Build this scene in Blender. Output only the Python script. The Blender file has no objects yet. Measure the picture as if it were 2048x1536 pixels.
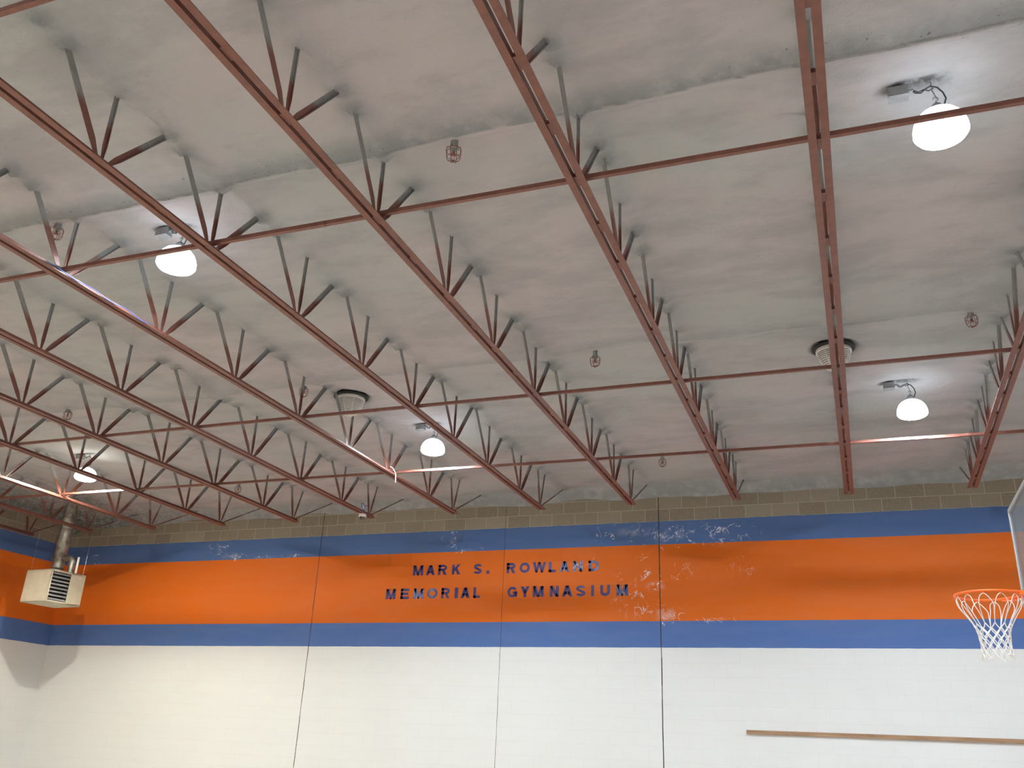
import bpy, bmesh, math, random
import numpy as np
from mathutils import Vector, Matrix

sc = bpy.context.scene
C = sc.collection
PI = math.pi
H = 1.83                      # camera height above the gym floor

# ------------------------------------------------------------------ camera
F_PX = 1788.135
yaw, pitch, roll = -0.3724, 0.3881, 0.0450
cy_, sy_ = math.cos(yaw), math.sin(yaw)
fwd = Vector((sy_*math.cos(pitch), cy_*math.cos(pitch), math.sin(pitch)))
r0 = Vector((cy_, -sy_, 0)); u0 = r0.cross(fwd)
right = r0*math.cos(roll) + u0*math.sin(roll)
up = -r0*math.sin(roll) + u0*math.cos(roll)
cd = bpy.data.cameras.new('camera'); cam = bpy.data.objects.new('camera', cd); C.objects.link(cam)
cam.matrix_world = Matrix(((right.x, up.x, -fwd.x, 0), (right.y, up.y, -fwd.y, 0),
                           (right.z, up.z, -fwd.z, H), (0, 0, 0, 1)))
cd.sensor_width = 36.0; cd.lens = F_PX/2048*36; cd.clip_start = 0.05; cd.clip_end = 200
sc.camera = cam

# ------------------------------------------------------------------ world, exposure
w = bpy.data.worlds.new('world'); sc.world = w; w.use_nodes = True
w.node_tree.nodes['Background'].inputs[0].default_value = (0.01, 0.01, 0.01, 1)
sc.view_settings.view_transform = 'Standard'; sc.view_settings.look = 'None'
sc.view_settings.gamma = 1; sc.view_settings.use_curve_mapping = False
sc.view_settings.exposure = 0.0
LAMP_POWER = 930.0             # emission strength of a lamp lens straight down
LAMP_COOL = (0.84, 0.96, 1.03)
LAMP_WARM = (1.42, 1.42, 1.20)

# ------------------------------------------------------------------ dimensions (x along far wall, y into it, z up)
XL, XR, YB, YF = -15.50, 13.60, -9.0, 14.39
ZC = H + 4.17                 # sprayed ceiling
ZCH = H + 3.536               # underside of the trusses
Z1, Z2, Z3, Z4 = H+1.552, H+1.967, H+3.175, H+3.5855    # paint bands on the wall
PIPES = [(4.87, .065, .15), (8.80, .030, .12), (12.72, .014, .10)]
# truss index: (x at y=11, drift of x along y, measured panel points)
TR = {-3: (-15.19, 0, {}), -2: (-13.68, 0, {}), -1: (-12.158, -.0028, {-1: 9.70, 0: 10.90, 1: 12.10}),
      0: (-10.599, -.0003, {-2: 8.43, 0: 10.91, 1: 12.05}),
      1: (-9.065, .0025, {-3: 7.25, -2: 8.43, -1: 9.67, 0: 10.84, 1: 12.11}),
      2: (-7.555, -.0005, {-4: 6.07, -3: 7.22, -2: 8.43, -1: 9.67, 0: 10.89, 1: 12.09}),
      3: (-6.016, .0014, {-4: 6.07, -3: 7.24, -2: 8.47, 0: 10.75, 1: 12.09}),
      4: (-4.510, -.0009, {-6: 3.70, -5: 4.87, -4: 6.11, -3: 7.31, -2: 8.48, -1: 9.63, 0: 10.77, 1: 12.06}),
      5: (-3.044, -.0038, {-6: 3.68, -5: 4.87, -4: 6.13, -3: 7.24, -2: 8.45, -1: 9.59, 0: 10.75, 1: 11.94}),
      6: (-1.486, -.0009, {-6: 3.66, -5: 4.83, -4: 6.01, -2: 8.46, -1: 9.58, 0: 10.86}),
      7: (0.058, -.0004, {-5: 4.89, -2: 8.54, 0: 10.87}),
      8: (1.615, .0049, {-2: 8.51, 0: 10.90})}
NODE = {-8: 1.29, -7: 2.49, -6: 3.68, -5: 4.87, -4: 6.09, -3: 7.26, -2: 8.46, -1: 9.65, 0: 10.85, 1: 12.07}
YEND, CH_END = 12.99, 13.11
def tx(i, y): return TR[i][0] + TR[i][1]*(y-11)
def node_y(i, j): return TR[i][2].get(j, NODE[j])
# (x, y, lens colour) of the high bay lamps: six bays by two rows seen, the rest light the gym behind the camera
LAMPS = [(.82, 10.6, 0), (.80, 5.3, 0), (-5.27, 10.6, 0), (-5.25, 5.3, 0), (-11.45, 10.6, 1)]
LAMPS_OFF = [(-11.4, 5.3, 1), (6.9, 10.6, 0), (6.9, 5.3, 0), (-11.4, 0, 1), (-5.25, 0, 0), (.8, 0, 0), (6.9, 0, 0),
             (-11.4, -5.3, 1), (-5.25, -5.3, 0), (.8, -5.3, 0), (6.9, -5.3, 0)]
VENTS = [(-5.955, 9.46, .0), (.035, 9.50, .0)]

# ------------------------------------------------------------------ node helpers
class NT:
    def __init__(s, name, rough=.6, spec=.5, metal=0.):
        s.m = bpy.data.materials.new(name); s.m.use_nodes = True
        s.t = s.m.node_tree; s.n = s.t.nodes; s.b = s.n['Principled BSDF']
        s.b.inputs['Roughness'].default_value = rough; s.b.inputs['Metallic'].default_value = metal
        s.b.inputs['Specular IOR Level'].default_value = spec
    def new(s, t): return s.n.new(t)
    def put(s, sock, v):
        if isinstance(v, bpy.types.NodeSocket): s.t.links.new(v, sock)
        elif isinstance(v, (tuple, list)) and len(v) == 3 and sock.type == 'RGBA': sock.default_value = (*v, 1)
        else: sock.default_value = v
    def pos(s):
        if not hasattr(s, '_p'): s._p = s.new('ShaderNodeNewGeometry').outputs['Position']
        return s._p
    def xyz(s):
        if not hasattr(s, '_x'):
            q = s.new('ShaderNodeSeparateXYZ'); s.put(q.inputs[0], s.pos()); s._x = q.outputs
        return s._x
    def comb(s, x, y, z):
        q = s.new('ShaderNodeCombineXYZ')
        for k, v in enumerate((x, y, z)): s.put(q.inputs[k], v)
        return q.outputs[0]
    def mth(s, op, a, b=0., c=0., clamp=False):
        q = s.new('ShaderNodeMath'); q.operation = op; q.use_clamp = clamp
        s.put(q.inputs[0], a); s.put(q.inputs[1], b); s.put(q.inputs[2], c)
        return q.outputs[0]
    def vmul(s, v, sc3):
        q = s.new('ShaderNodeVectorMath'); q.operation = 'MULTIPLY'; s.put(q.inputs[0], v); q.inputs[1].default_value = sc3
        return q.outputs[0]
    def noise(s, scale, detail=3., rough=.55, vec=None, dist=0.):
        q = s.new('ShaderNodeTexNoise'); s.put(q.inputs['Vector'], vec if vec is not None else s.pos())
        q.inputs['Scale'].default_value = scale; q.inputs['Detail'].default_value = detail
        q.inputs['Roughness'].default_value = rough; q.inputs['Distortion'].default_value = dist
        return q.outputs['Fac']
    def rng(s, v, a, b, c=0., d=1.):
        q = s.new('ShaderNodeMapRange'); q.interpolation_type = 'SMOOTHSTEP'
        s.put(q.inputs[0], v)
        for k, x in enumerate((a, b, c, d)): q.inputs[1+k].default_value = x
        return q.outputs[0]
    def mix(s, f, a, b, mode='MIX'):
        q = s.new('ShaderNodeMix'); q.data_type = 'RGBA'; q.blend_type = mode
        s.put(q.inputs[0], f); s.put(q.inputs[6], a); s.put(q.inputs[7], b)
        return q.outputs[2]
    def attr(s, name):
        q = s.new('ShaderNodeAttribute'); q.attribute_name = name
        return q.outputs['Fac']
    def bump(s, h, strength=.3, dist=.01):
        q = s.new('ShaderNodeBump'); s.put(q.inputs['Height'], h)
        q.inputs['Strength'].default_value = strength; q.inputs['Distance'].default_value = dist
        s.t.links.new(q.outputs[0], s.b.inputs['Normal'])
    def col(s, c): s.put(s.b.inputs['Base Color'], c); return s.m

def paint(name, c, rough=.5, var=.12, scale=9, metal=0., spec=.5):
    """plain coat of paint or metal with a faint uneven tone"""
    k = NT(name, rough, spec, metal)
    n = k.noise(scale, 4)
    d = tuple(x*(1-var) for x in c); l = tuple(min(1, x*(1+var)) for x in c)
    return k.col(k.mix(k.rng(n, .3, .7), d, l))

# ---- painted concrete block wall, ax = which coordinate runs along it
def wall_material(name, ax, marks):
    k = NT(name, .6, .22)
    x, y, z = k.xyz(); u = (x, y)[ax]
    v = k.comb(u, k.mth('SUBTRACT', z, Z4), 0.)
    br = k.new('ShaderNodeTexBrick'); k.put(br.inputs['Vector'], k.comb(k.mth('SUBTRACT', u, .3136), k.mth('SUBTRACT', z, Z4), 0.))
    br.offset = .5; br.inputs['Scale'].default_value = 1; br.inputs['Brick Width'].default_value = .4065
    br.inputs['Row Height'].default_value = .2033; br.inputs['Mortar Size'].default_value = .006
    br.inputs['Mortar Smooth'].default_value = .2; br.inputs['Bias'].default_value = 0
    k.put(br.inputs['Color1'], (0, 0, 0)); k.put(br.inputs['Color2'], (1, 1, 1)); k.put(br.inputs['Mortar'], (.5, .5, .5))
    mort = br.outputs['Fac']
    fine = k.noise(55, 3); big = k.noise(1.3, 3)
    # bare block at the top: each block its own grey-brown, pale joints
    blk = k.mix(br.outputs['Color'], (.215, .180, .135), (.30, .265, .21))
    blk = k.mix(k.rng(fine, .3, .75, 0, .40), blk, (.36, .32, .26))
    blk = k.mix(mort, blk, (.42, .38, .31))
    # paint bands
    mp = k.mth('DIVIDE', k.mth('ADD', z, k.mth('MULTIPLY', k.mth('SUBTRACT', k.noise(3.5, 4), .5), .012)), 8.)
    cr = k.new('ShaderNodeValToRGB'); cr.color_ramp.interpolation = 'CONSTANT'; k.put(cr.inputs[0], mp)
    el = cr.color_ramp.elements
    el[0].position = 0; el[0].color = (.78, .78, .775, 1)
    el[1].position = Z1/8; el[1].color = (.075, .148, .375, 1)
    for p, c in ((Z2, (.665, .136, .009)), (Z3, (.072, .143, .345))):
        e = el.new(p/8); e.color = (*c, 1)
    pc = k.mix(k.rng(k.noise(2.2, 5, .6, k.vmul(k.pos(), (.5, .5, 2.5))), .35, .7, 0, .035), cr.outputs[0], (.45, .40, .38))
    pc = k.mix(k.mth('MULTIPLY', mort, .035), pc, (.12, .10, .10))
    # salt bloom where water came through the joints
    if marks:
        tot = None
        for mx, mz, rx, rz, st in marks:
            d = k.mth('ADD', k.mth('POWER', k.mth('DIVIDE', k.mth('SUBTRACT', u, mx), rx), 2.),
                      k.mth('POWER', k.mth('DIVIDE', k.mth('SUBTRACT', z, H+mz), rz), 2.))
            g = k.mth('MULTIPLY', k.mth('EXPONENT', k.mth('MULTIPLY', d, -1.)), st)
            tot = g if tot is None else k.mth('MAXIMUM', tot, g)
        rid = k.mth('ABSOLUTE', k.mth('SUBTRACT', k.noise(4.2, 3, .6, None, .6), .5))
        line = k.rng(rid, .016, .0, 0, 1)
        clump = k.rng(k.noise(17, 4, .7), .53, .70, 0, 1)
        seg = k.rng(k.noise(5.5, 2), .44, .56)
        a = k.mth('MULTIPLY', k.mth('MULTIPLY', line, seg), k.rng(tot, .18, .6), clamp=True)
        b = k.mth('MULTIPLY', k.mth('MULTIPLY', clump, .8), k.rng(tot, .75, 1.15), clamp=True)
        haze = k.mth('MULTIPLY', k.rng(k.noise(7, 4), .4, .7), k.rng(tot, .55, 1.2, 0, .30))
        pc = k.mix(k.mth('MAXIMUM', k.mth('MAXIMUM', a, b), haze), pc, (.80, .80, .84))
    top = k.mth('GREATER_THAN', k.mth('ADD', z, k.mth('MULTIPLY', k.mth('SUBTRACT', k.noise(6, 3), .5), .02)), Z4)
    c = k.mix(top, pc, blk)
    hgt = k.mth('ADD', k.mth('MULTIPLY', mort, -1.), k.mth('MULTIPLY', k.noise(90, 3), .35))
    k.bump(hgt, .22, .005)
    return k.col(c)

MARKS = [(-3.3, 3.42, .75, .15, 1.0), (-2.75, 3.33, .55, .20, 1.05), (-2.0, 3.35, .70, .2, .75), (-3.0, 2.52, .22, .12, 1.25),
         (-2.85, 2.08, .26, .14, 1.3), (-2.05, 2.0, .30, .05, 1.3), (-3.0, 2.75, .8, .4, .50), (-3.3, 2.3, .5, .35, .5), (-1.6, 2.8, .4, .4, .35),
         (-6.6, 3.40, .25, .22, .8), (-6.35, 3.22, .35, .05, 1.0), (-11.6, 3.45, .35, .12, .85), (-11.35, 3.28, .35, .10, 1.1),
         (-10.6, 3.23, .5, .04, 1.1), (-4.1, 2.95, .25, .12, .5), (-14.7, 3.3, .2, .12, .9), (-9.9, 3.24, .3, .03, 1.0)]
M_WALLF = wall_material('painted_block_wall', 0, MARKS)
M_WALLL = wall_material('painted_block_side_wall', 1, [])

# ---- sprayed foam ceiling
def ceiling_material():
    k = NT('sprayed_foam', .85, .25)
    p = k.pos()
    a = k.rng(k.noise(.55, 4, .6), .36, .64)
    b = k.rng(k.noise(1.4, 5, .65, k.vmul(p, (.7, 1.6, 1))), .40, .68)
    st = k.rng(k.noise(9, 5, .7, k.vmul(p, (.35, 2.6, 1))), .35, .75)
    c = k.mix(a, (.520, .485, .515), (.465, .485, .500))
    c = k.mix(k.mth('MULTIPLY', b, .50), c, (.295, .293, .315))
    c = k.mix(k.mth('MULTIPLY', st, .22), c, (.49, .48, .50))
    fr = k.mth('MULTIPLY', k.attr('fresh_foam_and_shade'), k.rng(k.noise(6, 4, .6), .25, .6, .45, 1), clamp=True)
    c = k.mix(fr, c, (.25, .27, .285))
    ba = k.mth('MULTIPLY', k.attr('bare_deck_and_shade'), k.rng(k.noise(11, 5, .7), .35, .6, .25, 1.1), clamp=True)
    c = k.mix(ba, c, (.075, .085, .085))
    pit = k.mth('MULTIPLY', k.rng(k.noise(26, 2), .66, .72), k.attr('pitted'), clamp=True)
    c = k.mix(pit, c, (.12, .11, .11))
    k.bump(k.mth('ADD', k.noise(12, 6, .65), k.mth('MULTIPLY', k.noise(60, 3), .3)), .45, .02)
    return k.col(c)
M_CEIL = ceiling_material()

# ---- red-brown primer; above a ragged line the members are sprayed grey
def steel_material():
    k = NT('red_oxide_primer', .42, .5)
    n = k.noise(14, 4)
    c = k.mix(k.rng(n, .3, .7), (.140, .050, .037), (.180, .068, .049))
    c = k.mix(k.mth('MULTIPLY', k.rng(k.noise(45, 3), .62, .74), .5), c, (.10, .045, .033))
    x, y, z = k.xyz()
    zz = k.mth('ADD', z, k.mth('ADD', k.mth('MULTIPLY', k.mth('SUBTRACT', k.noise(2.3, 1), .5), .30),
                               k.mth('MULTIPLY', k.mth('SUBTRACT', k.noise(30, 2), .5), .05)))
    f = k.rng(zz, H+3.83, H+3.93)
    c = k.mix(f, c, k.mix(k.noise(20, 3), (.19, .20, .20), (.31, .31, .31)))
    k.put(k.b.inputs['Roughness'], k.rng(f, 0, 1, .42, .85))
    return k.col(c)
M_STEEL = steel_material()
M_FLOOR = paint('varnished_maple', (.60, .50, .40), .3, .1, 2)
M_JOINT = paint('joint_sealant', (.035, .03, .03), .8)
M_HEAT = paint('cream_enamel', (.66, .60, .46), .45, .05)
M_LOUV = paint('grey_louver', (.30, .30, .31), .4, .1)
M_DARK = paint('dark_interior', (.02, .02, .022), .8)
M_GALV = paint('galvanised_sheet', (.33, .32, .28), .48, .35, 12, .8)
M_GREYM = paint('grey_metal', (.25, .26, .27), .5, .15, 12)
M_WIRE = paint('black_cable', (.05, .05, .055), .6)
M_CAGE = paint('rusty_wire', (.22, .075, .05), .5)
M_WHITE = paint('white_enamel', (.78, .77, .74), .4, .04)
M_RIM = paint('orange_rim_enamel', (.95, .16, .02), .35, .05)
M_RED = paint('red_bracket', (.45, .04, .03), .5, .05)
M_NET = paint('white_nylon_cord', (.82, .79, .76), .8, .05, 40)
M_FRAME = paint('aluminium_frame', (.60, .62, .64), .35, .05, 20, .3)
M_BLUEC = paint('blue_cable', (.05, .12, .42), .5)
M_LETTER = paint('navy_letter_paint', (.040, .034, .155), .5, .15, 30)
def faded(name, amt, c1=(.17, .24, .46)):
    k = NT(name, .6, .4)
    n = k.noise(28, 5, .7)
    c = k.mix(k.rng(k.noise(9, 3), .3, .7), (.05, .065, .20), c1)
    return k.col(k.mix(k.rng(n, .66-amt, .74-amt*.8), c, (.55, .56, .60)))
M_LET_F = faded('faded_letter_paint', .05); M_LET_W = faded('flaking_letter_paint', .17)
def wood():
    k = NT('brown_timber', .5, .4)
    n = k.noise(5, 5, .6, k.vmul(k.pos(), (.5, 6, 14)))
    c = k.mix(k.rng(n, .3, .7), (.27, .155, .085), (.42, .26, .155))
    kn = k.rng(k.noise(7, 2, .5, k.vmul(k.pos(), (.6, 1, 2))), .60, .72)
    return k.col(k.mix(k.mth('MULTIPLY', kn, .6), c, (.23, .12, .08)))
M_WOOD = wood()
def glass():
    k = NT('backboard_glass'); t = k.t
    tr = k.new('ShaderNodeBsdfTransparent'); tr.inputs[0].default_value = (.86, .88, .88, 1)
    gl = k.new('ShaderNodeBsdfGlossy'); gl.inputs['Roughness'].default_value = .03
    fr = k.new('ShaderNodeFresnel'); fr.inputs[0].default_value = 1.5
    mx = k.new('ShaderNodeMixShader'); t.links.new(fr.outputs[0], mx.inputs[0]); t.links.new(tr.outputs[0], mx.inputs[1]); t.links.new(gl.outputs[0], mx.inputs[2])
    df = k.new('ShaderNodeBsdfDiffuse'); df.inputs[0].default_value = (.60, .62, .66, 1)
    m2 = k.new('ShaderNodeMixShader'); m2.inputs[0].default_value = .22; t.links.new(mx.outputs[0], m2.inputs[1]); t.links.new(df.outputs[0], m2.inputs[2])
    t.links.new(m2.outputs[0], k.n['Material Output'].inputs['Surface'])
    return k.m
M_GLASS = glass()
def lens_mat(name, c):
    """the prismatic lens throws most of its light downward"""
    k = NT(name); t = k.t
    g = k.new('ShaderNodeNewGeometry'); s = k.new('ShaderNodeSeparateXYZ'); t.links.new(g.outputs['Normal'], s.inputs[0])
    f = k.mth('ADD', k.mth('MULTIPLY', k.mth('POWER', k.rng(s.outputs[2], .10, -1.), 2.2), 1.), .0)
    # the arc tube shows through the middle of the lens as a hot spot
    tc = k.new('ShaderNodeTexCoord'); so = k.new('ShaderNodeSeparateXYZ'); t.links.new(tc.outputs['Object'], so.inputs[0])
    r2 = k.mth('ADD', k.mth('POWER', so.outputs[0], 2.), k.mth('POWER', so.outputs[1], 2.))
    hot = k.mth('MULTIPLY', k.mth('EXPONENT', k.mth('MULTIPLY', r2, -1/.042**2)), 9.2)
    f = k.mth('ADD', k.mth('MULTIPLY', f, hot), k.mth('ADD', k.mth('MULTIPLY', f, .12), .007))
    e = k.new('ShaderNodeEmission'); e.inputs[0].default_value = (*c, 1)
    t.links.new(k.mth('MULTIPLY', f, LAMP_POWER), e.inputs[1])
    t.links.new(e.outputs[0], k.n['Material Output'].inputs['Surface'])
    return k.m
M_LENS = [lens_mat('lit_lens', LAMP_COOL), lens_mat('lit_warm_lens', LAMP_WARM)]

# ------------------------------------------------------------------ mesh helpers
def box(bm, c, s, rot=None):
    m = Matrix.Translation(c) @ (rot.to_4x4() if rot else Matrix.Identity(4)) @ Matrix.Diagonal((*s, 1))
    bmesh.ops.create_cube(bm, size=1, matrix=m)
def prism(bm, poly, d0, d1, axes=(0, 2, 1)):
    """polygon in the (axes0, axes1) plane pushed from d0 to d1 along axes2"""
    def P(u, v, d):
        q = [0, 0, 0]; q[axes[0]] = u; q[axes[1]] = v; q[axes[2]] = d; return q
    a = [bm.verts.new(P(u, v, d0)) for u, v in poly]; b = [bm.verts.new(P(u, v, d1)) for u, v in poly]
    bm.faces.new(a); bm.faces.new(b[::-1])
    n = len(poly)
    for i in range(n): bm.faces.new((a[i], b[i], b[(i+1) % n], a[(i+1) % n]))
def tube(bm, pts, r, seg=6, closed=False):
    pts = [Vector(p) for p in pts]; n = len(pts); rings = []
    rr = r if isinstance(r, (list, tuple)) else [r]*n
    prev = None
    for i, p in enumerate(pts):
        a = pts[(i-1) % n] if (closed or i > 0) else p; b = pts[(i+1) % n] if (closed or i < n-1) else p
        t = (b-a).normalized()
        if prev is None:
            prev = t.orthogonal().normalized()
        s = (prev - t*prev.dot(t)); s = s.normalized() if s.length > 1e-6 else t.orthogonal().normalized()
        prev = s; q = t.cross(s)
        rings.append([bm.verts.new(p + (s*math.cos(2*PI*k/seg) + q*math.sin(2*PI*k/seg))*rr[i]) for k in range(seg)])
    for i in range(n if closed else n-1):
        A, B = rings[i], rings[(i+1) % n]
        for k in range(seg): bm.faces.new((A[k], A[(k+1) % seg], B[(k+1) % seg], B[k]))
    if not closed:
        bm.faces.new(rings[0][::-1]); bm.faces.new(rings[-1])
def lathe(bm, prof, c=(0, 0, 0), seg=24, cap=True):
    rings = []
    for r, z in prof: rings.append([bm.verts.new((c[0]+r*math.cos(2*PI*k/seg), c[1]+r*math.sin(2*PI*k/seg), c[2]+z)) for k in range(seg)])
    for A, B in zip(rings, rings[1:]):
        for k in range(seg): bm.faces.new((A[k], A[(k+1) % seg], B[(k+1) % seg], B[k]))
    if cap: bm.faces.new(rings[0][::-1]); bm.faces.new(rings[-1])
def obj(name, bm, mat, parent=None, smooth=False, loc=None):
    bmesh.ops.recalc_face_normals(bm, faces=bm.faces[:])
    me = bpy.data.meshes.new(name); bm.to_mesh(me); bm.free(); me.materials.append(mat)
    if smooth:
        for p in me.polygons: p.use_smooth = True
        me.set_sharp_from_angle(angle=math.radians(40))
    o = bpy.data.objects.new(name, me); C.objects.link(o)
    if parent: o.parent = parent
    if loc: o.location = loc
    return o
def tag(o, label, cat, group=None):
    o['label'] = label; o['category'] = cat
    if group: o['group'] = group
    return o
def thing(name, label, cat, loc=(0, 0, 0), rz=0., group=None):
    o = bpy.data.objects.new(name, None); C.objects.link(o); o.location = loc; o.rotation_euler = (0, 0, rz); o.empty_display_size = .2
    return tag(o, label, cat, group)
def dup(root, loc, rz=0., label=None):
    r = root.copy(); C.objects.link(r); r.location = loc; r.rotation_euler = (0, 0, rz)
    if label: r['label'] = label
    for ch in root.children:
        c = ch.copy(); C.objects.link(c); c.parent = r
        for g in ch.children:
            d = g.copy(); C.objects.link(d); d.parent = c
    return r
def struct(name, bm, mat, label=None, smooth=False):
    o = obj(name, bm, mat, None, smooth); o['kind'] = 'structure'
    if label: o['label'] = label
    return o

# ------------------------------------------------------------------ the hall
def boxes(*a):
    bm = bmesh.new()
    for c, s in a: box(bm, c, s)
    return bm
ZT = ZC + .25
struct('wall_back', boxes((((XL+XR)/2, YF+.1, ZT/2), (XR-XL+.4, .2, ZT))), M_WALLF, 'far gymnasium wall of painted block with blue and orange bands')
struct('wall_left', boxes(((XL-.1, (YB+YF)/2, ZT/2), (.2, YF-YB, ZT))), M_WALLL, 'left side wall of painted block with blue and orange bands')
struct('wall_right', boxes(((XR+.1, (YB+YF)/2, ZT/2), (.2, YF-YB, ZT))), M_WALLL)
struct('wall_front', boxes((((XL+XR)/2, YB-.1, ZT/2), (XR-XL+.4, .2, ZT))), M_WALLF)
struct('floor', boxes((((XL+XR)/2, (YB+YF)/2, -.1), (XR-XL+.4, YF-YB+.4, .2))), M_FLOOR)

def build_ceiling():
    xs = np.concatenate([np.arange(XL, 2.8, .045), np.linspace(2.8, XR, 24)])
    ys = np.concatenate([np.linspace(YB, 1.4, 18)[:-1], np.arange(1.4, YF-.3, .045), np.linspace(YF-.3, YF+.001, 14)] + [np.arange(p-.11, p+.09, .011) for p, _, _ in PIPES])
    ys = np.unique(np.round(ys, 4)); ys = ys[np.concatenate([[True], np.diff(ys) > .004])]
    X, Y = np.meshgrid(xs, ys); n = X.size
    rs = np.random.RandomState(4)
    dz = np.zeros_like(X)
    for k in range(26):
        fx, fy = rs.uniform(-5, 5), rs.uniform(-7, 7); a = .011/(1+.25*math.hypot(fx, fy))
        dz += a*np.sin(fx*X + fy*Y + rs.uniform(0, 6.3))
    fresh_and_shade = np.zeros_like(X); bare = np.zeros_like(X); pit = np.zeros_like(X)
    jag = .012*np.sin(X*5.1)+.010*np.sin(X*13.7+1)+.006*np.sin(X*31)
    for yp, a, wd in PIPES:
        s = Y - yp - .3*jag
        # a pipe under the foam: long sloping flank on the near side, flat underside, sharp far edge
        flank = np.exp(-(np.abs(s+.045)/wd)**1.2)*.72
        prof = np.where(s > .012, np.exp(-((s-.012)/.018)**2), np.where(s > -.033, 1., np.where(s > -.045, .72+.28*(s+.045)/.012, flank)))
        dz -= a*prof
        fresh_and_shade = np.maximum(fresh_and_shade, np.where(s < -.033, np.exp(-((s+.045)/(wd*1.1))**2), 0) * min(1, a*15) * .95)  # near flank: bluish newer foam, plus the ridge's shaded side painted dark
        pit = np.maximum(pit, np.exp(-((s+.12)/.10)**2) * (.5+.5*np.sin(X*1.1+.5)) * (a > .05))
    for i in TR:
        xc = TR[i][0] + TR[i][1]*(Y-11)
        m = (Y > 1.2) & (Y < 14.2)
        rg = np.exp(-((X-xc)/.06)**2)
        dz -= .028*rg*m*(.8+.3*np.sin(Y*4.3+i))
        fresh_and_shade = np.maximum(fresh_and_shade, .42*np.exp(-((X-xc)/.16)**2)*m*(.6+.5*np.sin(Y*2.7+2*i)))
        tops = []
        for j in range(-8, 2):
            yn = node_y(i, j); tops += [(yn-.50, 1.), (yn, .45), (yn+.50, 1.)]
        tops += [(12.80, .9), (13.2, .6), (14.2, .6)]
        for yt, am in tops:
            r2 = (X-xc)**2 + (Y-yt)**2
            dz -= .055*am*np.exp(-r2/.045**2)
            fresh_and_shade = np.maximum(fresh_and_shade, am*.95*np.exp(-r2/.12**2))
            bare = np.maximum(bare, am*.32*np.exp(-((X-xc-.02*math.sin(7*yt+i))**2 + (Y-yt)**2)/.055**2))
    # cove of foam where the deck meets the walls
    dw = np.maximum(YF - Y, 0)
    dz -= .185*np.exp(-(dw/.11)**1.4)*(1+.03*np.sin(X*2.1)+.02*np.sin(X*5.3))
    fresh_and_shade = np.maximum(fresh_and_shade, .9*np.exp(-(dw/.30)**2))
    dl = np.maximum(X - XL, 0)
    dz -= .17*np.exp(-(dl/.12)**1.4); fresh_and_shade = np.maximum(fresh_and_shade, .8*np.exp(-(dl/.5)**2))
    bare = np.maximum(bare, .85*np.exp(-(dl/2.3)**2)*np.exp(-(dw/3.2)**2))  # dimness of the far left corner painted into the foam colour, no exposed deck
    # torn gaps above the lamps and the round vents
    for lx, ly, _ in LAMPS:
        g = np.exp(-((X-lx+.09)/.20)**4 - ((Y-ly)/.055)**2)
        dz += .035*g; bare = np.maximum(bare, .95*g)
    for vx, vy, _ in VENTS:
        r = np.sqrt((X-vx)**2+(Y-vy)**2); g = np.exp(-(r/.235)**8)
        dz += .06*g; bare = np.maximum(bare, 1.1*g)
    Z = ZC + dz
    co = np.stack([X, Y, Z], -1).reshape(-1, 3).astype(np.float32)
    ny, nx = X.shape
    idx = np.arange(n).reshape(ny, nx)
    q = np.stack([idx[:-1, :-1], idx[1:, :-1], idx[1:, 1:], idx[:-1, 1:]], -1).reshape(-1, 4)
    me = bpy.data.meshes.new('ceiling')
    me.vertices.add(n); me.vertices.foreach_set('co', co.ravel())
    me.loops.add(q.size); me.loops.foreach_set('vertex_index', q.ravel().astype(np.int32))
    me.polygons.add(len(q)); me.polygons.foreach_set('loop_start', np.arange(0, q.size, 4, dtype=np.int32))
    me.update(calc_edges=True)
    me.polygons.foreach_set('use_smooth', np.ones(len(q), bool))
    for nm, arr in (('fresh_foam_and_shade', fresh_and_shade), ('bare_deck_and_shade', bare), ('pitted', pit)):
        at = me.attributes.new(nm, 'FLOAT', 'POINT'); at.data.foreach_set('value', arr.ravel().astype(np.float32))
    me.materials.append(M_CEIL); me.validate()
    o = bpy.data.objects.new('ceiling', me); C.objects.link(o); o['kind'] = 'structure'
    o['label'] = 'grey sprayed foam ceiling between the brown trusses'
build_ceiling()

# control joints in the far wall
for n, (jx, wd) in enumerate(((-9.335, .012), (-5.62, .006), (-2.918, .014))):
    bm = bmesh.new(); rs = random.Random(n)
    z = 0.; zt = ZC - .14; pts = []
    while z < zt: pts.append((jx + rs.uniform(-.003, .003), z)); z += .2033
    pts.append((jx, zt))
    for (a, za), (b, zb) in zip(pts, pts[1:]):
        ww = wd*rs.uniform(.75, 1.2)
        prism(bm, [(a-ww/2, za), (a+ww/2, za), (b+ww/2, zb), (b-ww/2, zb)], YF-.0015, YF+.01)
    struct('trim_%d' % (n+1), bm, M_JOINT, 'dark vertical control joint in the far wall')

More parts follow.
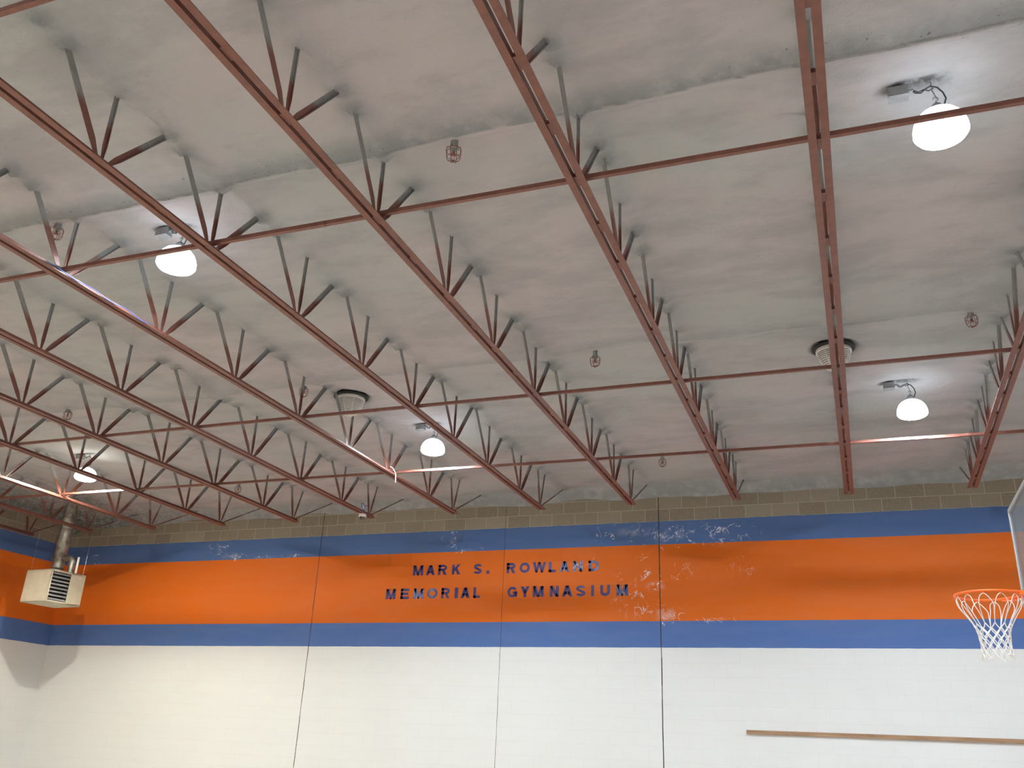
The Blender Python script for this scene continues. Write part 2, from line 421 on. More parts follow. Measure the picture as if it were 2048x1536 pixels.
# ------------------------------------------------------------------ trusses
def angle_bar(bm, p0, p1, leg=.038, th=.005, taper=.0, side=1):
    """rolled angle between two points of the truss plane (x is across it), pinched toward p0"""
    p0, p1 = Vector(p0), Vector(p1); d = (p1-p0); L = d.length; d.normalize()
    n = Vector((1, 0, 0)); t = n.cross(d).normalized()
    cuts = [(0, .45 if taper else 1), (min(.13, L*.25), 1), (L, 1)]
    rings = []
    for s, k in cuts:
        c = p0 + d*s; a = leg*k; b = th; e = leg*(.55 if taper else 1)*k
        pr = [(-e/2, -a/2), (e/2, -a/2), (e/2, -a/2+b), (-e/2+b, -a/2+b), (-e/2+b, a/2), (-e/2, a/2)]
        rings.append([bm.verts.new(c + n*x*side + t*y) for x, y in pr])
    for A, B in zip(rings, rings[1:]):
        for k in range(6): bm.faces.new((A[k], A[(k+1) % 6], B[(k+1) % 6], B[k]))
    bm.faces.new(rings[0][::-1]); bm.faces.new(rings[-1])

def mesh_of(name, build):
    bm = bmesh.new(); build(bm); bmesh.ops.recalc_face_normals(bm, faces=bm.faces[:])
    me = bpy.data.meshes.new(name); bm.to_mesh(me); bm.free(); me.materials.append(M_STEEL); return me
ZW = ZC + .03 - ZCH           # webs run up into the foam
z0 = .030
ME_F = mesh_of('web_diagonal', lambda bm: angle_bar(bm, (0, .045, z0), (0, .525, ZW), .045, .005, 1))
ME_B = mesh_of('web_diagonal', lambda bm: angle_bar(bm, (0, -.045, z0), (0, -.525, ZW), .056, .005, 1, -1))
ME_V = mesh_of('web_vertical', lambda bm: angle_bar(bm, (0, 0, z0), (0, 0, ZW), .032, .005, 1))
ME_EB = mesh_of('web_diagonal', lambda bm: angle_bar(bm, (0, -.03, z0), (0, -.20, ZW), .055, .006, 1, -1))
ME_EV = mesh_of('web_vertical', lambda bm: angle_bar(bm, (0, .01, z0), (0, .22, ZW), .026, .005, 1))
def _rod(bm): tube(bm, [(0, .02, z0), (0, 1.215, ZW-.03)], .0115, 8)
ME_R = mesh_of('end_rod', _rod)
YS = -3.0
def _chord(side, fine):
    def f(bm):
        g, L, t = .014, .050, .006
        pr = [(g, 0), (g+L, 0), (g+L, t), (g+t, t), (g+t, L), (g, L)]
        prism(bm, [(side*a, b) for a, b in pr], YS-11, CH_END-11)
    return f
ME_C = [mesh_of('chord_angle', _chord(s, 0)) for s in (-1, 1)]
ME_FILL = mesh_of('spacer_plate', lambda bm: box(bm, (0, 0, .028), (.026, .11, .030)))

TL = {8: 'brown steel roof truss slanting down-left at the right edge above the backboard',
      7: 'brown steel roof truss almost straight overhead, running nearly vertically down the photo',
      6: 'brown steel roof truss left of the one seen almost straight from below',
      5: 'brown steel roof truss ending on bare blocks just left of the right-hand wall joint',
      4: 'brown steel roof truss just right of the two lamps in the middle bay',
      3: 'brown steel roof truss left of the middle bay lamps, its far part lit white',
      2: 'brown steel roof truss carrying the small white dome camera on its far end',
      1: 'brown steel roof truss directly left of the one carrying the dome camera',
      0: 'brown steel roof truss passing in front of the glowing far left lamp',
      -1: 'brown steel roof truss lit orange by the far left lamp beside it',
      -2: 'dim brown steel roof truss crossing in front of the galvanised flue',
      -3: 'dark brown steel roof truss closest to the left side wall'}
def child(name, me, parent, loc):
    o = bpy.data.objects.new(name, me); C.objects.link(o); o.parent = parent; o.location = loc; return o
rsw = random.Random(5)
for i in TR:
    x11, r, _ = TR[i]
    t = thing('roof_truss', TL[i], 'truss', (x11, 11, ZCH), -math.atan(r), 'brown roof trusses')
    for me in ME_C: child('chord_angle', me, t, (0, 0, 0))
    for j in range(-8, 2):
        y = node_y(i, j)
        if y < -.62*x11 + .4 - .6 and i < 5: continue      # panels behind the photographer's field of view
        if i <= -1 and y < 8.2: continue
        for nm, me in (('web_diagonal', ME_B), ('web_vertical', ME_V), ('web_diagonal', ME_F)):
            o = child(nm, me, t, (0, y-11, 0))
            o.rotation_euler = (rsw.uniform(-.015, .015), 0, 0)
        child('spacer_plate', ME_FILL, t, (0, y-11-.0, .0))
        child('spacer_plate', ME_FILL, t, (0, y-11+.6, .0))
    for nm, me in (('web_diagonal', ME_EB), ('web_vertical', ME_EV), ('end_rod', ME_R)): child(nm, me, t, (0, YEND-11, 0))

# bridging: light angles laid over the bottom chords
def bridging(x0, y0, x1, y1, label, laps):
    bm = bmesh.new(); z = ZCH + .053
    L, t = .032, .004
    def seg(a, b, dy=0, dz=0):
        ya = y0+(y1-y0)*(a-x0)/(x1-x0)+dy; yb = y0+(y1-y0)*(b-x0)/(x1-x0)+dy
        pr = [(0, 0), (L, 0), (L, t), (t, t), (t, L), (0, L)]
        A = [bm.verts.new((a, ya+u-L/2, z+dz+v)) for u, v in pr]; B = [bm.verts.new((b, yb+u-L/2, z+dz+v)) for u, v in pr]
        for k in range(6): bm.faces.new((A[k], A[(k+1) % 6], B[(k+1) % 6], B[k]))
        bm.faces.new(A[::-1]); bm.faces.new(B)
    seg(x0, x1)
    for lx in laps: seg(lx-.16, lx+.16, -.006, -.006)
    tag(obj('bridging_bar', bm, M_STEEL), label, 'steel bar', 'bridging bars across the trusses')
bridging(-6.4, 2.49, 3, 2.49, 'thin brown bar in the top left corner, nearest row to the camera', [])
bridging(-9.5, 4.83, 3, 4.91, 'thin brown bar crossing the trusses along the row of the two biggest lamps', [-3.62])
bridging(-15.45, 8.52, 3, 8.60, 'thin brown bar crossing the trusses just in front of the two white slotted ceiling domes', [-5.2])
bridging(-15.45, 10.80, 3, 11.03, 'thin brown bar crossing the trusses nearest the far wall, lit white beside lamps', [-3.9, 1.15])

# ------------------------------------------------------------------ high bay lamps
def make_lamp(x, y, warm, label):
    t = thing('high_bay_lamp', label, 'ceiling lamp', (x, y, ZC), 0, 'high bay lamps')
    zb, zt = -.435, -.225
    bm = bmesh.new()
    lathe(bm, [(.001, zb-.012), (.06, zb-.010), (.12, zb-.002), (.150, zb+.011), (.167, zb+.034), (.166, zb+.066), (.157, zb+.103), (.141, zb+.137), (.116, zb+.167), (.080, zb+.190), (.04, zt-.008), (.001, zt-.003)], seg=32, cap=False)
    bmesh.ops.remove_doubles(bm, verts=bm.verts, dist=.0012)
    obj('lens', bm, M_LENS[warm], t, True)
    bm = bmesh.new(); lathe(bm, [(.045, zt-.008), (.045, zt+.02), (.028, zt+.045), (.012, zt+.06)], seg=16)
    cp = obj('lamp_cap', bm, M_GREYM, t, True)
    bm = bmesh.new()
    hk = [(0, 0, zt+.055), (0, 0, zt+.075)] + [(.016*math.sin(a), 0, zt+.091-.016*math.cos(a)) for a in [k*PI/6 for k in range(1, 10)]]
    tube(bm, hk, .004, 6)
    tube(bm, [(-.012, 0, .01), (-.012, 0, -.06), (-.004, 0, -.085), (.006, 0, zt+.100), (.004, 0, zt+.09)], .004, 6)
    obj('hook', bm, M_GREYM, cp, True)
    bm = bmesh.new(); box(bm, (-.215, 0, -.035), (.12, .075, .07)); box(bm, (-.215, 0, -.072), (.128, .083, .006))
    tube(bm, [(-.155, 0, -.03), (-.12, 0, -.03)], .012, 8)
    obj('junction_box', bm, M_GREYM, t)
    bm = bmesh.new()
    tube(bm, [(-.13, 0, -.03), (-.11, 0, -.055), (-.08, .005, -.06), (-.05, .0, -.04), (-.02, -.01, -.03), (.02, -.01, -.05), (.05, 0, -.09), (.062, 0, -.14), (.05, 0, -.175), (.03, 0, zt+.0)], .0055, 6)
    tube(bm, [(-.12, .01, -.02), (-.09, .01, -.045), (-.06, .01, -.03), (-.03, .01, -.05), (0, .01, -.035)], .004, 6)
    obj('cable', bm, M_WIRE, t, True)
    return t
LL = ['lit high bay lamp right of the overhead truss, the one nearer the far wall',
      'biggest and closest lit high bay lamp, near the top right corner',
      'lit high bay lamp left of centre, between trusses above the wall lettering',
      'lit high bay lamp at the left, hanging beside the second truss from the upper left',
      'lit warm high bay lamp at the far left, partly hidden by a truss']
protos = {}
for (x, y, wm), lb in zip(LAMPS, LL):
    if wm in protos: dup(protos[wm], (x, y, ZC), 0, lb)
    else: protos[wm] = make_lamp(x, y, wm, lb)
for x, y, wm in LAMPS_OFF:
    dup(protos[wm], (x, y, ZC), 0, 'lit high bay lamp outside the photo, %s row, %s' % (
        {10.6: 'farthest', 5.3: 'second', 0: 'overhead', -5.3: 'rear'}[y], 'left column' if x < -8 else 'middle column' if x < -2 else 'centre right column' if x < 3 else 'right column'))

# ------------------------------------------------------------------ caged sprinkler heads
def make_sprinkler(label, loc):
    t = thing('caged_sprinkler', label, 'sprinkler', loc, 0, 'caged sprinkler heads on the ceiling')
    bm = bmesh.new(); lathe(bm, [(.028, .05), (.028, -.035), (.034, -.037), (.034, -.055), (.016, -.057), (.012, -.08)], seg=14)
    pf_ = obj('pipe_fitting', bm, M_GREYM, t, True)
    bm = bmesh.new(); lathe(bm, [(.009, -.075), (.009, -.10), (.020, -.104), (.020, -.107), (.004, -.108)], seg=12)
    obj('sprinkler_head', bm, M_CAGE, pf_, True)
    bm = bmesh.new()
    for k in range(8):
        a = 2*PI*k/8; c, s = math.cos(a), math.sin(a)
        tube(bm, [(.034*c, .034*s, -.045), (.054*c, .054*s, -.055), (.057*c, .057*s, -.075), (.054*c, .054*s, -.125), (.040*c, .040*s, -.152), (.004*c, .004*s, -.160)], .0021, 5)
    for r, z in ((.057, -.072), (.050, -.135)):
        tube(bm, [(r*math.cos(2*PI*k/20), r*math.sin(2*PI*k/20), z) for k in range(20)], .0021, 5, True)
    tube(bm, [(0, 0, -.155), (0, 0, -.172)], .006, 6)
    obj('wire_guard', bm, M_CAGE, t, True)
    return t
SP = [(-2.45, 4.885, 'small caged sprinkler head at top centre, on the nearest ceiling pipe ridge'),
      (-6.26, 4.885, 'small caged sprinkler head left of the left lamp, on the nearest ceiling pipe ridge'),
      (1.32, 8.84, 'small caged sprinkler head at the right end of the second pipe ridge'),
      (-2.47, 8.84, 'small caged sprinkler head in the middle of the photo, on the second pipe ridge'),
      (-6.25, 8.82, 'small caged sprinkler head beside the left white slotted ceiling dome'),
      (-10.04, 8.75, 'small caged sprinkler head above the far left lamp'),
      (-2.50, 12.70, 'small caged sprinkler head nearest the far wall, over the right end of the lettering'),
      (-10.03, 12.62, 'small caged sprinkler head near the far wall, seen right of the far left lamp')]
sp0 = None
for x, y, lb in SP:
    zz = ZC - (.045 if y < 6 else .02)
    if sp0 is None: sp0 = make_sprinkler(lb, (x, y, zz))
    else: dup(sp0, (x, y, zz), random.Random(x).uniform(0, 1), lb)

# ------------------------------------------------------------------ white slotted ceiling domes
def make_vent(label, loc):
    t = thing('slotted_ceiling_dome', label, 'ceiling vent', loc, 0, 'white slotted ceiling domes')
    bm = bmesh.new()
    rows = [(.178, .0), (.176, -.03), (.166, -.036)]
    lathe(bm, [(.185, .03), (.188, -.02), (.176, -.026), (.166, -.02)], seg=40, cap=False)
    R = []
    n = 40
    def rad(z): return .176*math.sqrt(max(0, 1-(abs(z)/.235)**1.9))
    zs = [-.02-.021*k for k in range(10)]
    for k in range(0, 10):           # rings of the dome, gaps between them
        z = -.02-.020*k
        lathe(bm, [(rad(z)-.004, z), (rad(z), z-.001), (rad(z-.012), z-.012), (rad(z-.012)-.004, z-.012)], seg=40, cap=False)
    for q in range(8):
        a = 2*PI*q/8
        tube(bm, [(rad(z)*math.cos(a)*.985, rad(z)*math.sin(a)*.985, z) for z in [-.02-.02*k for k in range(11)]], .008, 5)
    lathe(bm, [(rad(-.215), -.212), (rad(-.222)*.9, -.222), (.03, -.234), (.002, -.236)], seg=30)
    obj('dome', bm, M_WHITE, t, True)
    bm = bmesh.new(); lathe(bm, [(.15, .02)] + [(rad(z)*.9, z) for z in [-.02-.02*k for k in range(10)]] + [(.01, -.215)], seg=24)
    obj('inner_housing', bm, M_LOUV, t, True)
    bm = bmesh.new(); lathe(bm, [(.222, .035), (.225, .02), (.20, .008), (.18, .006)], seg=30)
    obj('dark_collar', bm, M_DARK, t, True)
    return t
v0 = make_vent('white slotted ceiling dome in a torn dark hole, left of the middle bay lamp', (VENTS[0][0], VENTS[0][1], ZC))
dup(v0, (VENTS[1][0], VENTS[1][1], ZC), .3, 'white slotted ceiling dome half hidden behind the overhead truss at right')

# ------------------------------------------------------------------ dome camera on the truss end
t = thing('dome_camera', 'small white security dome camera under the far end of a truss', 'camera', (tx(2, 12.8), 12.78, ZCH))
bm = bmesh.new(); box(bm, (0, 0, -.003), (.09, .09, .006)); lathe(bm, [(.058, -.006), (.064, -.012), (.064, -.050), (.058, -.058)], seg=24)
hs = obj('housing', bm, M_WHITE, t, True)
bm = bmesh.new(); lathe(bm, [(.050, -.058)] + [(.05*math.cos(a), -.058-.045*math.sin(a)) for a in [k*PI/14 for k in range(1, 7)]] + [(.002, -.1035)], seg=20)
obj('dome_cover', bm, paint('smoked_dome', (.10, .09, .08), .1), hs, True)
bm = bmesh.new(); lathe(bm, [(.018, 0), (.018, .02)], c=(0, -.047, -.085), seg=12)
obj('camera_lens', bm, M_DARK, hs)
bm = bmesh.new()
lp = [(0, .0, .0), (.03, -.02, .05), (.05, -.05, .11), (.045, -.09, .16), (.03, -.12, .14), (.025, -.10, .09), (.035, -.05, .06), (.04, -.02, .10), (.035, .03, .15), (.02, .09, .16)]
tube(bm, lp, .006, 6); tube(bm, [(a+.012, b-.015, c-.01) for a, b, c in lp[1:8]], .005, 6)
obj('cable_loop', bm, M_BLUEC, t, True)
bm = bmesh.new(); box(bm, (.036, -.05, .085), (.03, .05, .04)); obj('connector_box', bm, M_WHITE, t)

# ------------------------------------------------------------------ unit heater and flue
hb = thing('unit_heater', 'cream metal unit heater with dark louvers hanging in the left corner', 'heater', (-13.94, 12.765, H+2.125), math.radians(-5.0))
W, Dp, Hh = .668, .744, .582     # x, y, z
bm = bmesh.new(); tk = .012
for c, s in (((0, 0, tk/2), (W, Dp, tk)), ((0, 0, Hh-tk/2), (W, Dp, tk)), ((0, -Dp/2+tk/2, Hh/2), (W, tk, Hh)), ((0, Dp/2-tk/2, Hh/2), (W, tk, Hh)), ((-W/2+tk/2, 0, Hh/2), (tk, Dp, Hh))): box(bm, c, s)
ly0, ly1 = -Dp/2+.035, .055
for c, s in (((W/2-tk/2, -Dp/2+.0175, Hh/2), (tk, .035, Hh)), ((W/2-tk/2, (ly1+Dp/2)/2, Hh/2), (tk, Dp/2-ly1, Hh)), ((W/2-tk/2, 0, .0175), (tk, Dp, .035)), ((W/2-tk/2, 0, Hh-.0175), (tk, Dp, .035))): box(bm, c, s)
cab = obj('cabinet', bm, M_HEAT, hb)
bm = bmesh.new(); box(bm, (W/2-.10, (ly0+ly1)/2, Hh/2), (.01, ly1-ly0, Hh-.04)); obj('louver_recess', bm, M_DARK, hb)
for k in range(8):
    bm = bmesh.new()
    ym = (ly0+ly1)/2; L = ly1-ly0-.006; zc = .068 + k*(Hh-.125)/7
    ro = Matrix.Rotation(math.radians(38), 3, 'Y')
    prism(bm, [(-.034, -.006), (0, .004), (.034, -.002), (.034, .001), (0, .008), (-.034, -.003)], -L/2, L/2)
    bmesh.ops.transform(bm, matrix=Matrix.Translation((W/2-.028, ym, zc)) @ ro.to_4x4(), verts=bm.verts)
    obj('louver', bm, M_LOUV, cab)
bm = bmesh.new()
fan = [(.19*math.cos(2*PI*k/28), .19*math.sin(2*PI*k/28)) for k in range(28)]
prism(bm, fan, 0, .06, (1, 2, 0)); bmesh.ops.transform(bm, matrix=Matrix.Translation((-W/2-.06, 0, Hh/2-.02)), verts=bm.verts)
obj('fan_guard', bm, M_DARK, cab)
for sx, sy in ((-1, -1), (1, -1), (-1, 1), (1, 1)):
    bm = bmesh.new(); tube(bm, [(sx*(W/2-.04), sy*(Dp/2-.04), Hh-.005), (sx*(W/2-.04), sy*(Dp/2-.04), ZC-(H+2.125)+.02)], .003, 6)
    obj('hanger_rod', bm, M_GALV, hb)
bm = bmesh.new()
tube(bm, [(.19, .24, Hh-.01), (.19, .24, Hh+.33)], .022, 10)
obj('white_pipe', bm, M_WHITE, hb, True)

fl = thing('flue_duct', 'round galvanised flue duct rising from heater corner to ceiling', 'duct', (-14.14, 12.93, H+2.81))
bm = bmesh.new(); h2 = ZC - (H+2.81) + .02
pf = [(.03, -.06), (.06, -.055), (.07, .0), (.115, .012), (.120, .02), (.118, .03)]
z = .03
while z < h2-.1:
    pf += [(.116, z+.02), (.116, z+.44), (.121, z+.45), (.121, z+.465), (.116, z+.475)]; z += .48
pf += [(.116, h2)]
lathe(bm, [p for p in pf if p[1] <= h2], seg=28)
dp = obj('duct_pipe', bm, M_GALV, fl, True)
bm = bmesh.new()
arc = [(.09, 0, .20), (.20, .0, .20)] + [(.26+.07*math.sin(a), 0, .13+.07*math.cos(a)) for a in [k*PI/10 for k in range(6)]] + [(.33, 0, -.02), (.33, 0, -.12)]
tube(bm, arc, .058, 20)
for xx in (.15, .205): tube(bm, [(xx, 0, .20), (xx+.012, 0, .20)], .063, 20)
obj('flue_elbow', bm, M_GALV, dp, True)

# ------------------------------------------------------------------ timber rail on the wall
bm = bmesh.new(); box(bm, (1.56, YF-.016, H+.386), (6.48, .032, .056))
bmesh.ops.bevel(bm, geom=bm.edges[:], offset=.003, segments=1)
tag(obj('wooden_rail', bm, M_WOOD), 'long brown wooden board fixed level on the white lower wall', 'board')

# ------------------------------------------------------------------ painted letters
def arc_poly(cx, cy, rx, ry, a0, a1, t, n=14):
    A = [math.radians(a0+(a1-a0)*k/n) for k in range(n+1)]
    out = [(cx+rx*math.cos(a), cy+ry*math.sin(a)) for a in A]; inn = [(cx+(rx-t)*math.cos(a), cy+(ry-t)*math.sin(a)) for a in A]
    return [[out[k], out[k+1], inn[k+1], inn[k]] for k in range(n)]
def R4(x0, y0, x1, y1): return [(x0, y0), (x1, y0), (x1, y1), (x0, y1)]
def glyph(ch, w, t):
    th = t*.88
    if ch == 'M': return [R4(0, 0, t, 1), R4(w-t, 0, w, 1), [(0, 1), (t*1.25, 1), (w/2+t*.42, 0), (w/2-t*.42, 0)], [(w, 1), (w-t*1.25, 1), (w/2-t*.42, 0), (w/2+t*.42, 0)]]
    if ch == 'A': return [[(0, 0), (t*1.1, 0), (w/2+t*.6, 1), (w/2-t*.6, 1)], [(w, 0), (w-t*1.1, 0), (w/2-t*.6, 1), (w/2+t*.6, 1)], R4(w*.22, .20, w*.78, .20+th)]
    if ch == 'N': return [R4(0, 0, t, 1), R4(w-t, 0, w, 1), [(0, 1), (t*1.2, 1), (w, 0), (w-t*1.2, 0)]]
    if ch == 'R': return [R4(0, 0, t, 1), R4(0, 1-th, w*.6, 1), R4(0, .40, w*.6, .40+th)] + arc_poly(w*.58, .70, w*.40, .30, -90, 90, th) + [[(w*.42, .46), (w*.72, .46), (w, 0), (w-t*1.15, 0)]]
    if ch == 'K': return [R4(0, 0, t, 1), [(t*.8, .28), (t*.8, .60), (w-t*1.3, 1), (w, 1)], [(w*.34, .56), (w*.58, .70), (w, 0), (w-t*1.3, 0)]]
    if ch == 'S': return arc_poly(w/2, .715, w/2, .285, 15, 270, th) + arc_poly(w/2, .285+.0, w/2, .285+th*.0, 90, -165, th) + [R4(w*.42, .43, w*.58, .57)]
    if ch == 'O': return arc_poly(w/2, .5, w/2, .5, 0, 360, t*.95, 32)
    if ch == 'W': return [[(0, 1), (t, 1), (w*.29+t*.42, 0), (w*.29-t*.42, 0)], [(w/2-t*.45, 1), (w/2+t*.45, 1), (w*.29+t*.42, 0), (w*.29-t*.42, 0)],
                          [(w/2-t*.45, 1), (w/2+t*.45, 1), (w*.71+t*.42, 0), (w*.71-t*.42, 0)], [(w-t, 1), (w, 1), (w*.71+t*.42, 0), (w*.71-t*.42, 0)]]
    if ch == 'L': return [R4(0, 0, t, 1), R4(0, 0, w, th)]
    if ch == 'D': return [R4(0, 0, t, 1), R4(0, 0, w*.5, th), R4(0, 1-th, w*.5, 1)] + arc_poly(w*.48, .5, w*.52, .5, -90, 90, th, 18)
    if ch == 'E': return [R4(0, 0, t, 1), R4(0, 0, w, th), R4(0, 1-th, w, 1), R4(0, .5-th/2, w*.92, .5+th/2)]
    if ch == 'I': return [R4(0, 0, w, 1)]
    if ch == 'G': return arc_poly(w/2, .5, w/2, .5, 35, 325, th, 26) + [R4(w*.55, .32, w, .32+th), R4(w-t*.85, .05, w, .5)]
    if ch == 'U': return [R4(0, .36, t, 1), R4(w-t, .36, w, 1)] + arc_poly(w/2, .37, w/2, .37, 180, 360, t, 18)
    if ch == 'Y': return [R4(w/2-t/2, 0, w/2+t/2, .45), [(0, 1), (t*1.2, 1), (w/2+t/2, .42), (w/2-t/2, .36)], [(w, 1), (w-t*1.2, 1), (w/2-t/2, .42), (w/2+t/2, .36)]]
    if ch == '.': return [R4(0, 0, w, w)]
UP = [('M', -7.352, -7.154), ('A', -7.097, -6.924), ('R', -6.859, -6.688), ('K', -6.593, -6.43), ('S', -6.179, -6.027), ('.', -5.94, -5.885), ('R', -5.565, -5.403), ('O', -5.329, -5.143), ('W', -5.093, -4.853), ('L', -4.804, -4.679), ('A', -4.615, -4.44), ('N', -4.378, -4.21), ('D', -4.109, -3.928)]
LO = [('M', -7.856, -7.662), ('E', -7.563, -7.40), ('M', -7.308, -7.113), ('O', -7.039, -6.84), ('R', -6.77, -6.605), ('I', -6.513, -6.451), ('A', -6.396, -6.228), ('L', -6.162, -6.036), ('G', -5.532, -5.354), ('Y', -5.299, -5.136), ('M', -5.078, -4.883), ('N', -4.775, -4.618), ('A', -4.562, -4.382), ('S', -4.318, -4.155), ('I', -4.06, -4.01), ('U', -3.906, -3.741), ('M', -3.635, -3.443)]
ORD = ['first', 'second', 'third', 'fourth', 'fifth', 'sixth', 'seventh', 'eighth', 'ninth']
def place_row(row, zb0, zb1, hh, rname, splits):
    for n, (ch, a, b) in enumerate(row):
        bm = bmesh.new(); hgt = hh; wn = (b-a)/hgt
        zb = zb0 + (zb1-zb0)*(a-row[0][1])/(row[-1][1]-row[0][1])
        for pg in glyph(ch, wn, .27): 
            prism(bm, [(a+u*hgt, zb+v*hgt) for u, v in pg], YF-.003, YF+.001)
        m = M_LETTER; look = 'navy'
        if (rname, n) in (('upper', 11), ): m = M_LET_W; look = 'flaking whitish blue'
        elif (rname, n) in (('upper', 12), ('lower', 3), ('lower', 16)): m = M_LET_F; look = 'faded blue'
        elif (rname, n) in (('upper', 10), ('lower', 2)): m = M_LET_F; look = 'partly faded navy'
        wd = max(k for k, s in enumerate(splits) if n >= s); pos = n - splits[wd]
        lb = ('%s full stop after the single initial on the upper line' % look) if ch == '.' else \
            '%s letter %s, %s character of the %s word on the %s line' % (look, ch, ORD[pos], ORD[wd], rname)
        tag(obj('painted_letter' if ch != '.' else 'painted_full_stop', bm, m), lb, 'letter' if ch != '.' else 'punctuation mark', 'painted letters on the orange band')
place_row(UP, H+2.800, H+2.795, .176, 'upper', [0, 4, 6])
place_row(LO, H+2.392, H+2.386, .180, 'lower', [0, 8])

# ------------------------------------------------------------------ basketball goal
BX, RY, RZ = 1.302, 7.60, H+1.22
bg = thing('basketball_goal', 'glass basketball backboard with orange rim and white net at the right edge', 'basketball hoop', (BX, RY, RZ))
hw, zb_, zt_ = .9144, -.19, .865
bm = bmesh.new(); box(bm, (.010, 0, (zb_+zt_)/2), (.012, 2*hw-.03, zt_-zb_-.03)); obj('glass_panel', bm, M_GLASS, bg)
bm = bmesh.new(); f = .028
for c, s in (((.012, -hw+f/2, (zb_+zt_)/2), (.034, f, zt_-zb_)), ((.012, hw-f/2, (zb_+zt_)/2), (.034, f, zt_-zb_)), ((.012, 0, zt_-f/2), (.034, 2*hw, f)), ((.012, 0, zb_+f/2), (.034, 2*hw, f))): box(bm, c, s)
obj('board_frame', bm, M_FRAME, bg)
bm = bmesh.new()
for c, s in (((.002, -.28, .225), (.003, .05, .45)), ((.002, .28, .225), (.003, .05, .45)), ((.002, 0, .425), (.003, .61, .05)), ((.002, 0, .025), (.003, .61, .05))): box(bm, c, s)
obj('target_square', bm, M_WHITE, bg)
RC = -.368; RR = .2286
bm = bmesh.new(); tube(bm, [(RC+RR*math.cos(a), RR*math.sin(a), 0) for a in [2*PI*k/64 for k in range(64)]], .0085, 10, True)
for k in range(12):
    a = 2*PI*(k+.5)/12; c, s = math.cos(a), math.sin(a)
    tube(bm, [(RC+(RR-.012)*c, (RR-.012)*s, -.004), (RC+(RR-.01)*c, (RR-.01)*s, -.02), (RC+(RR+.006)*c, (RR+.006)*s, -.02), (RC+(RR+.01)*c, (RR+.01)*s, -.004)], .003, 5)
rim = obj('rim', bm, M_RIM, bg, True)
bm = bmesh.new()
pl = [(-.025, .10), (-.025, -.10), (RC+.19, -.135), (RC+.150, -.170), (RC+.17, -.150), (RC+.232, -.06), (RC+.245, 0), (RC+.232, .06), (RC+.17, .150), (RC+.110, .200), (RC+.16, .205), (RC+.24, .175)]
prism(bm, pl, -.016, .012, (0, 1, 2))
box(bm, (-.018, 0, -.01), (.03, .23, .07))
obj('rim_bracket', bm, M_RIM, bg)
bm = bmesh.new(); prism(bm, [(-.003, -.03), (-.10, -.03), (-.035, -.14), (-.003, -.15)], -.07, .07)
obj('spring_housing', bm, M_RED, bg)
bm = bmesh.new()
for s in (-1, 1):
    tube(bm, [(.03, s*.45, .70), (.9, s*.45, .75), (1.5, s*.45, ZC-RZ+.02)], .03, 10); tube(bm, [(.03, s*.45, .0), (.9, s*.45, .75)], .025, 10)
obj('support_arm', bm, M_GREYM, bg)
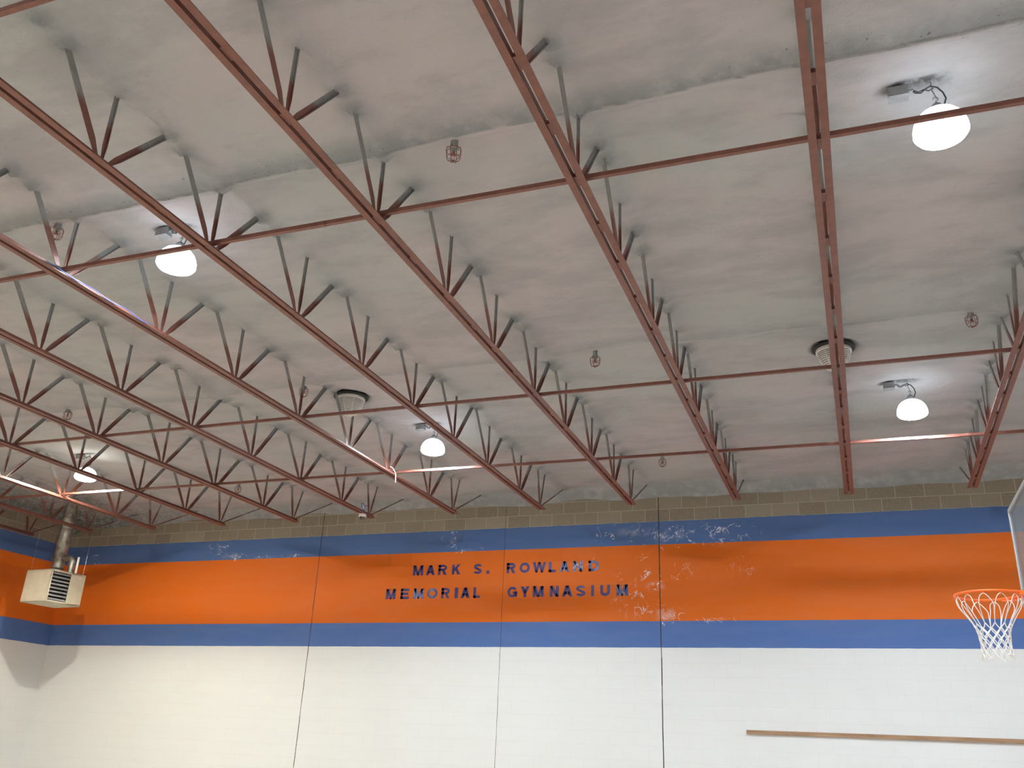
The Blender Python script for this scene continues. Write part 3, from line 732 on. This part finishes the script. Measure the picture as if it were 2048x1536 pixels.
# net: twelve long loops above, a knotted diamond mesh below
bm = bmesh.new(); rn = random.Random(3)
def nr(z):       # radius of the net at depth z below the rim
    ks = [(0, .2286), (-.05, .228), (-.10, .205), (-.15, .166), (-.20, .136), (-.25, .116), (-.30, .105), (-.36, .099), (-.42, .102), (-.46, .108)]
    for (za, ra), (zb, rb) in zip(ks, ks[1:]):
        if z >= zb: return ra+(rb-ra)*(za-z)/(za-zb)
    return ks[-1][1]
def ctr(z): return RC + (.002*min(1, max(0, (-z-.1)/.3)))    # the net hangs a little toward the board
def NP(a, z, k=1): r = nr(z)*k; return (ctr(z)+r*math.cos(a), r*math.sin(a), z)
st = 2*PI/12; ZK = -.215
for k in range(12):
    ah = (k+.5)*st; j = [rn.uniform(-.35, .35)*st*.4 for _ in range(2)]
    lft, rgt = ah-st/2, ah+st/2
    pts = [NP(lft, ZK), NP(lft+.02+j[0]*.5, -.15, 1.02), NP(lft+.10*st+j[0], -.09, .99), NP(ah-.24*st, -.040, .97), NP(ah, -.018, .965), NP(ah+.24*st, -.040, .97), NP(rgt-.10*st+j[1], -.09, .99), NP(rgt-.02+j[1]*.5, -.15, 1.02), NP(rgt, ZK)]
    # smooth it
    P = [Vector(p) for p in pts]; S = []
    for q in range(len(P)-1):
        p0, p1, p2, p3 = P[max(q-1, 0)], P[q], P[q+1], P[min(q+2, len(P)-1)]
        for u in (0, .25, .5, .75):
            S.append(.5*((2*p1)+(-p0+p2)*u+(2*p0-5*p1+4*p2-p3)*u*u+(-p0+3*p1-3*p2+p3)*u**3))
    S.append(P[-1]); tube(bm, S, .0030, 6)
zr = [ZK, -.258, -.300, -.342, -.384, -.424, -.455]
for lv in range(len(zr)-1):
    for k in range(12):
        a0 = (k + (.5 if lv % 2 else 0))*st
        for sg in (-1, 1):
            jt = rn.uniform(-.006, .006)
            zz = zr[lv+1] + (rn.uniform(-.02, .012) if lv == len(zr)-2 else 0)
            A = Vector(NP(a0, zr[lv])); B = Vector(NP(a0+sg*st/2, zz)); M_ = (A+B)/2 + Vector((jt, jt, 0))
            tube(bm, [A, M_, B], .0042, 6)
for k in range(12):
    for lv in (1, 2, 3, 4, 5):
        a0 = (k + (.5 if lv % 2 else 0))*st; p = NP(a0, zr[lv]); bmesh.ops.create_icosphere(bm, subdivisions=1, radius=.0062, matrix=Matrix.Translation(p))
for k in range(5):
    a0 = rn.uniform(0, 6.28); p = Vector(NP(a0, -.44)); tube(bm, [p, p+Vector((.03*math.cos(a0), .03*math.sin(a0), .004))], .005, 6)
obj('net', bm, M_NET, rim, True)

# ------------------------------------------------------------------ loose cable and strap on the third-row truss
bm = bmesh.new(); x3 = tx(3, 5.3)
pts = [(x3+.072, 4.62+k*.11, ZCH+.012+.010*math.sin(k*1.7)) for k in range(12)]
tube(bm, pts, .0035, 6)
tag(obj('blue_cable', bm, M_BLUEC, None, True), 'thin blue cable lying along the truss left of the left lamp', 'cable')
bm = bmesh.new()
xs3 = tx(3, 10.8)
for a, b in (((.05, 10.78, ZCH+.09), (.078, 10.83, ZCH+.02)), ((.078, 10.83, ZCH+.02), (.080, 10.84, ZCH-.11)), ((.03, 10.74, ZCH+.10), (.05, 10.78, ZCH+.09))):
    tube(bm, [(xs3+a[0], a[1], a[2]), (xs3+b[0], b[1], b[2])], .006, 6)
tag(obj('white_strap', bm, M_WHITE), 'short white strap hanging from the truss left of the middle lamp', 'strap')
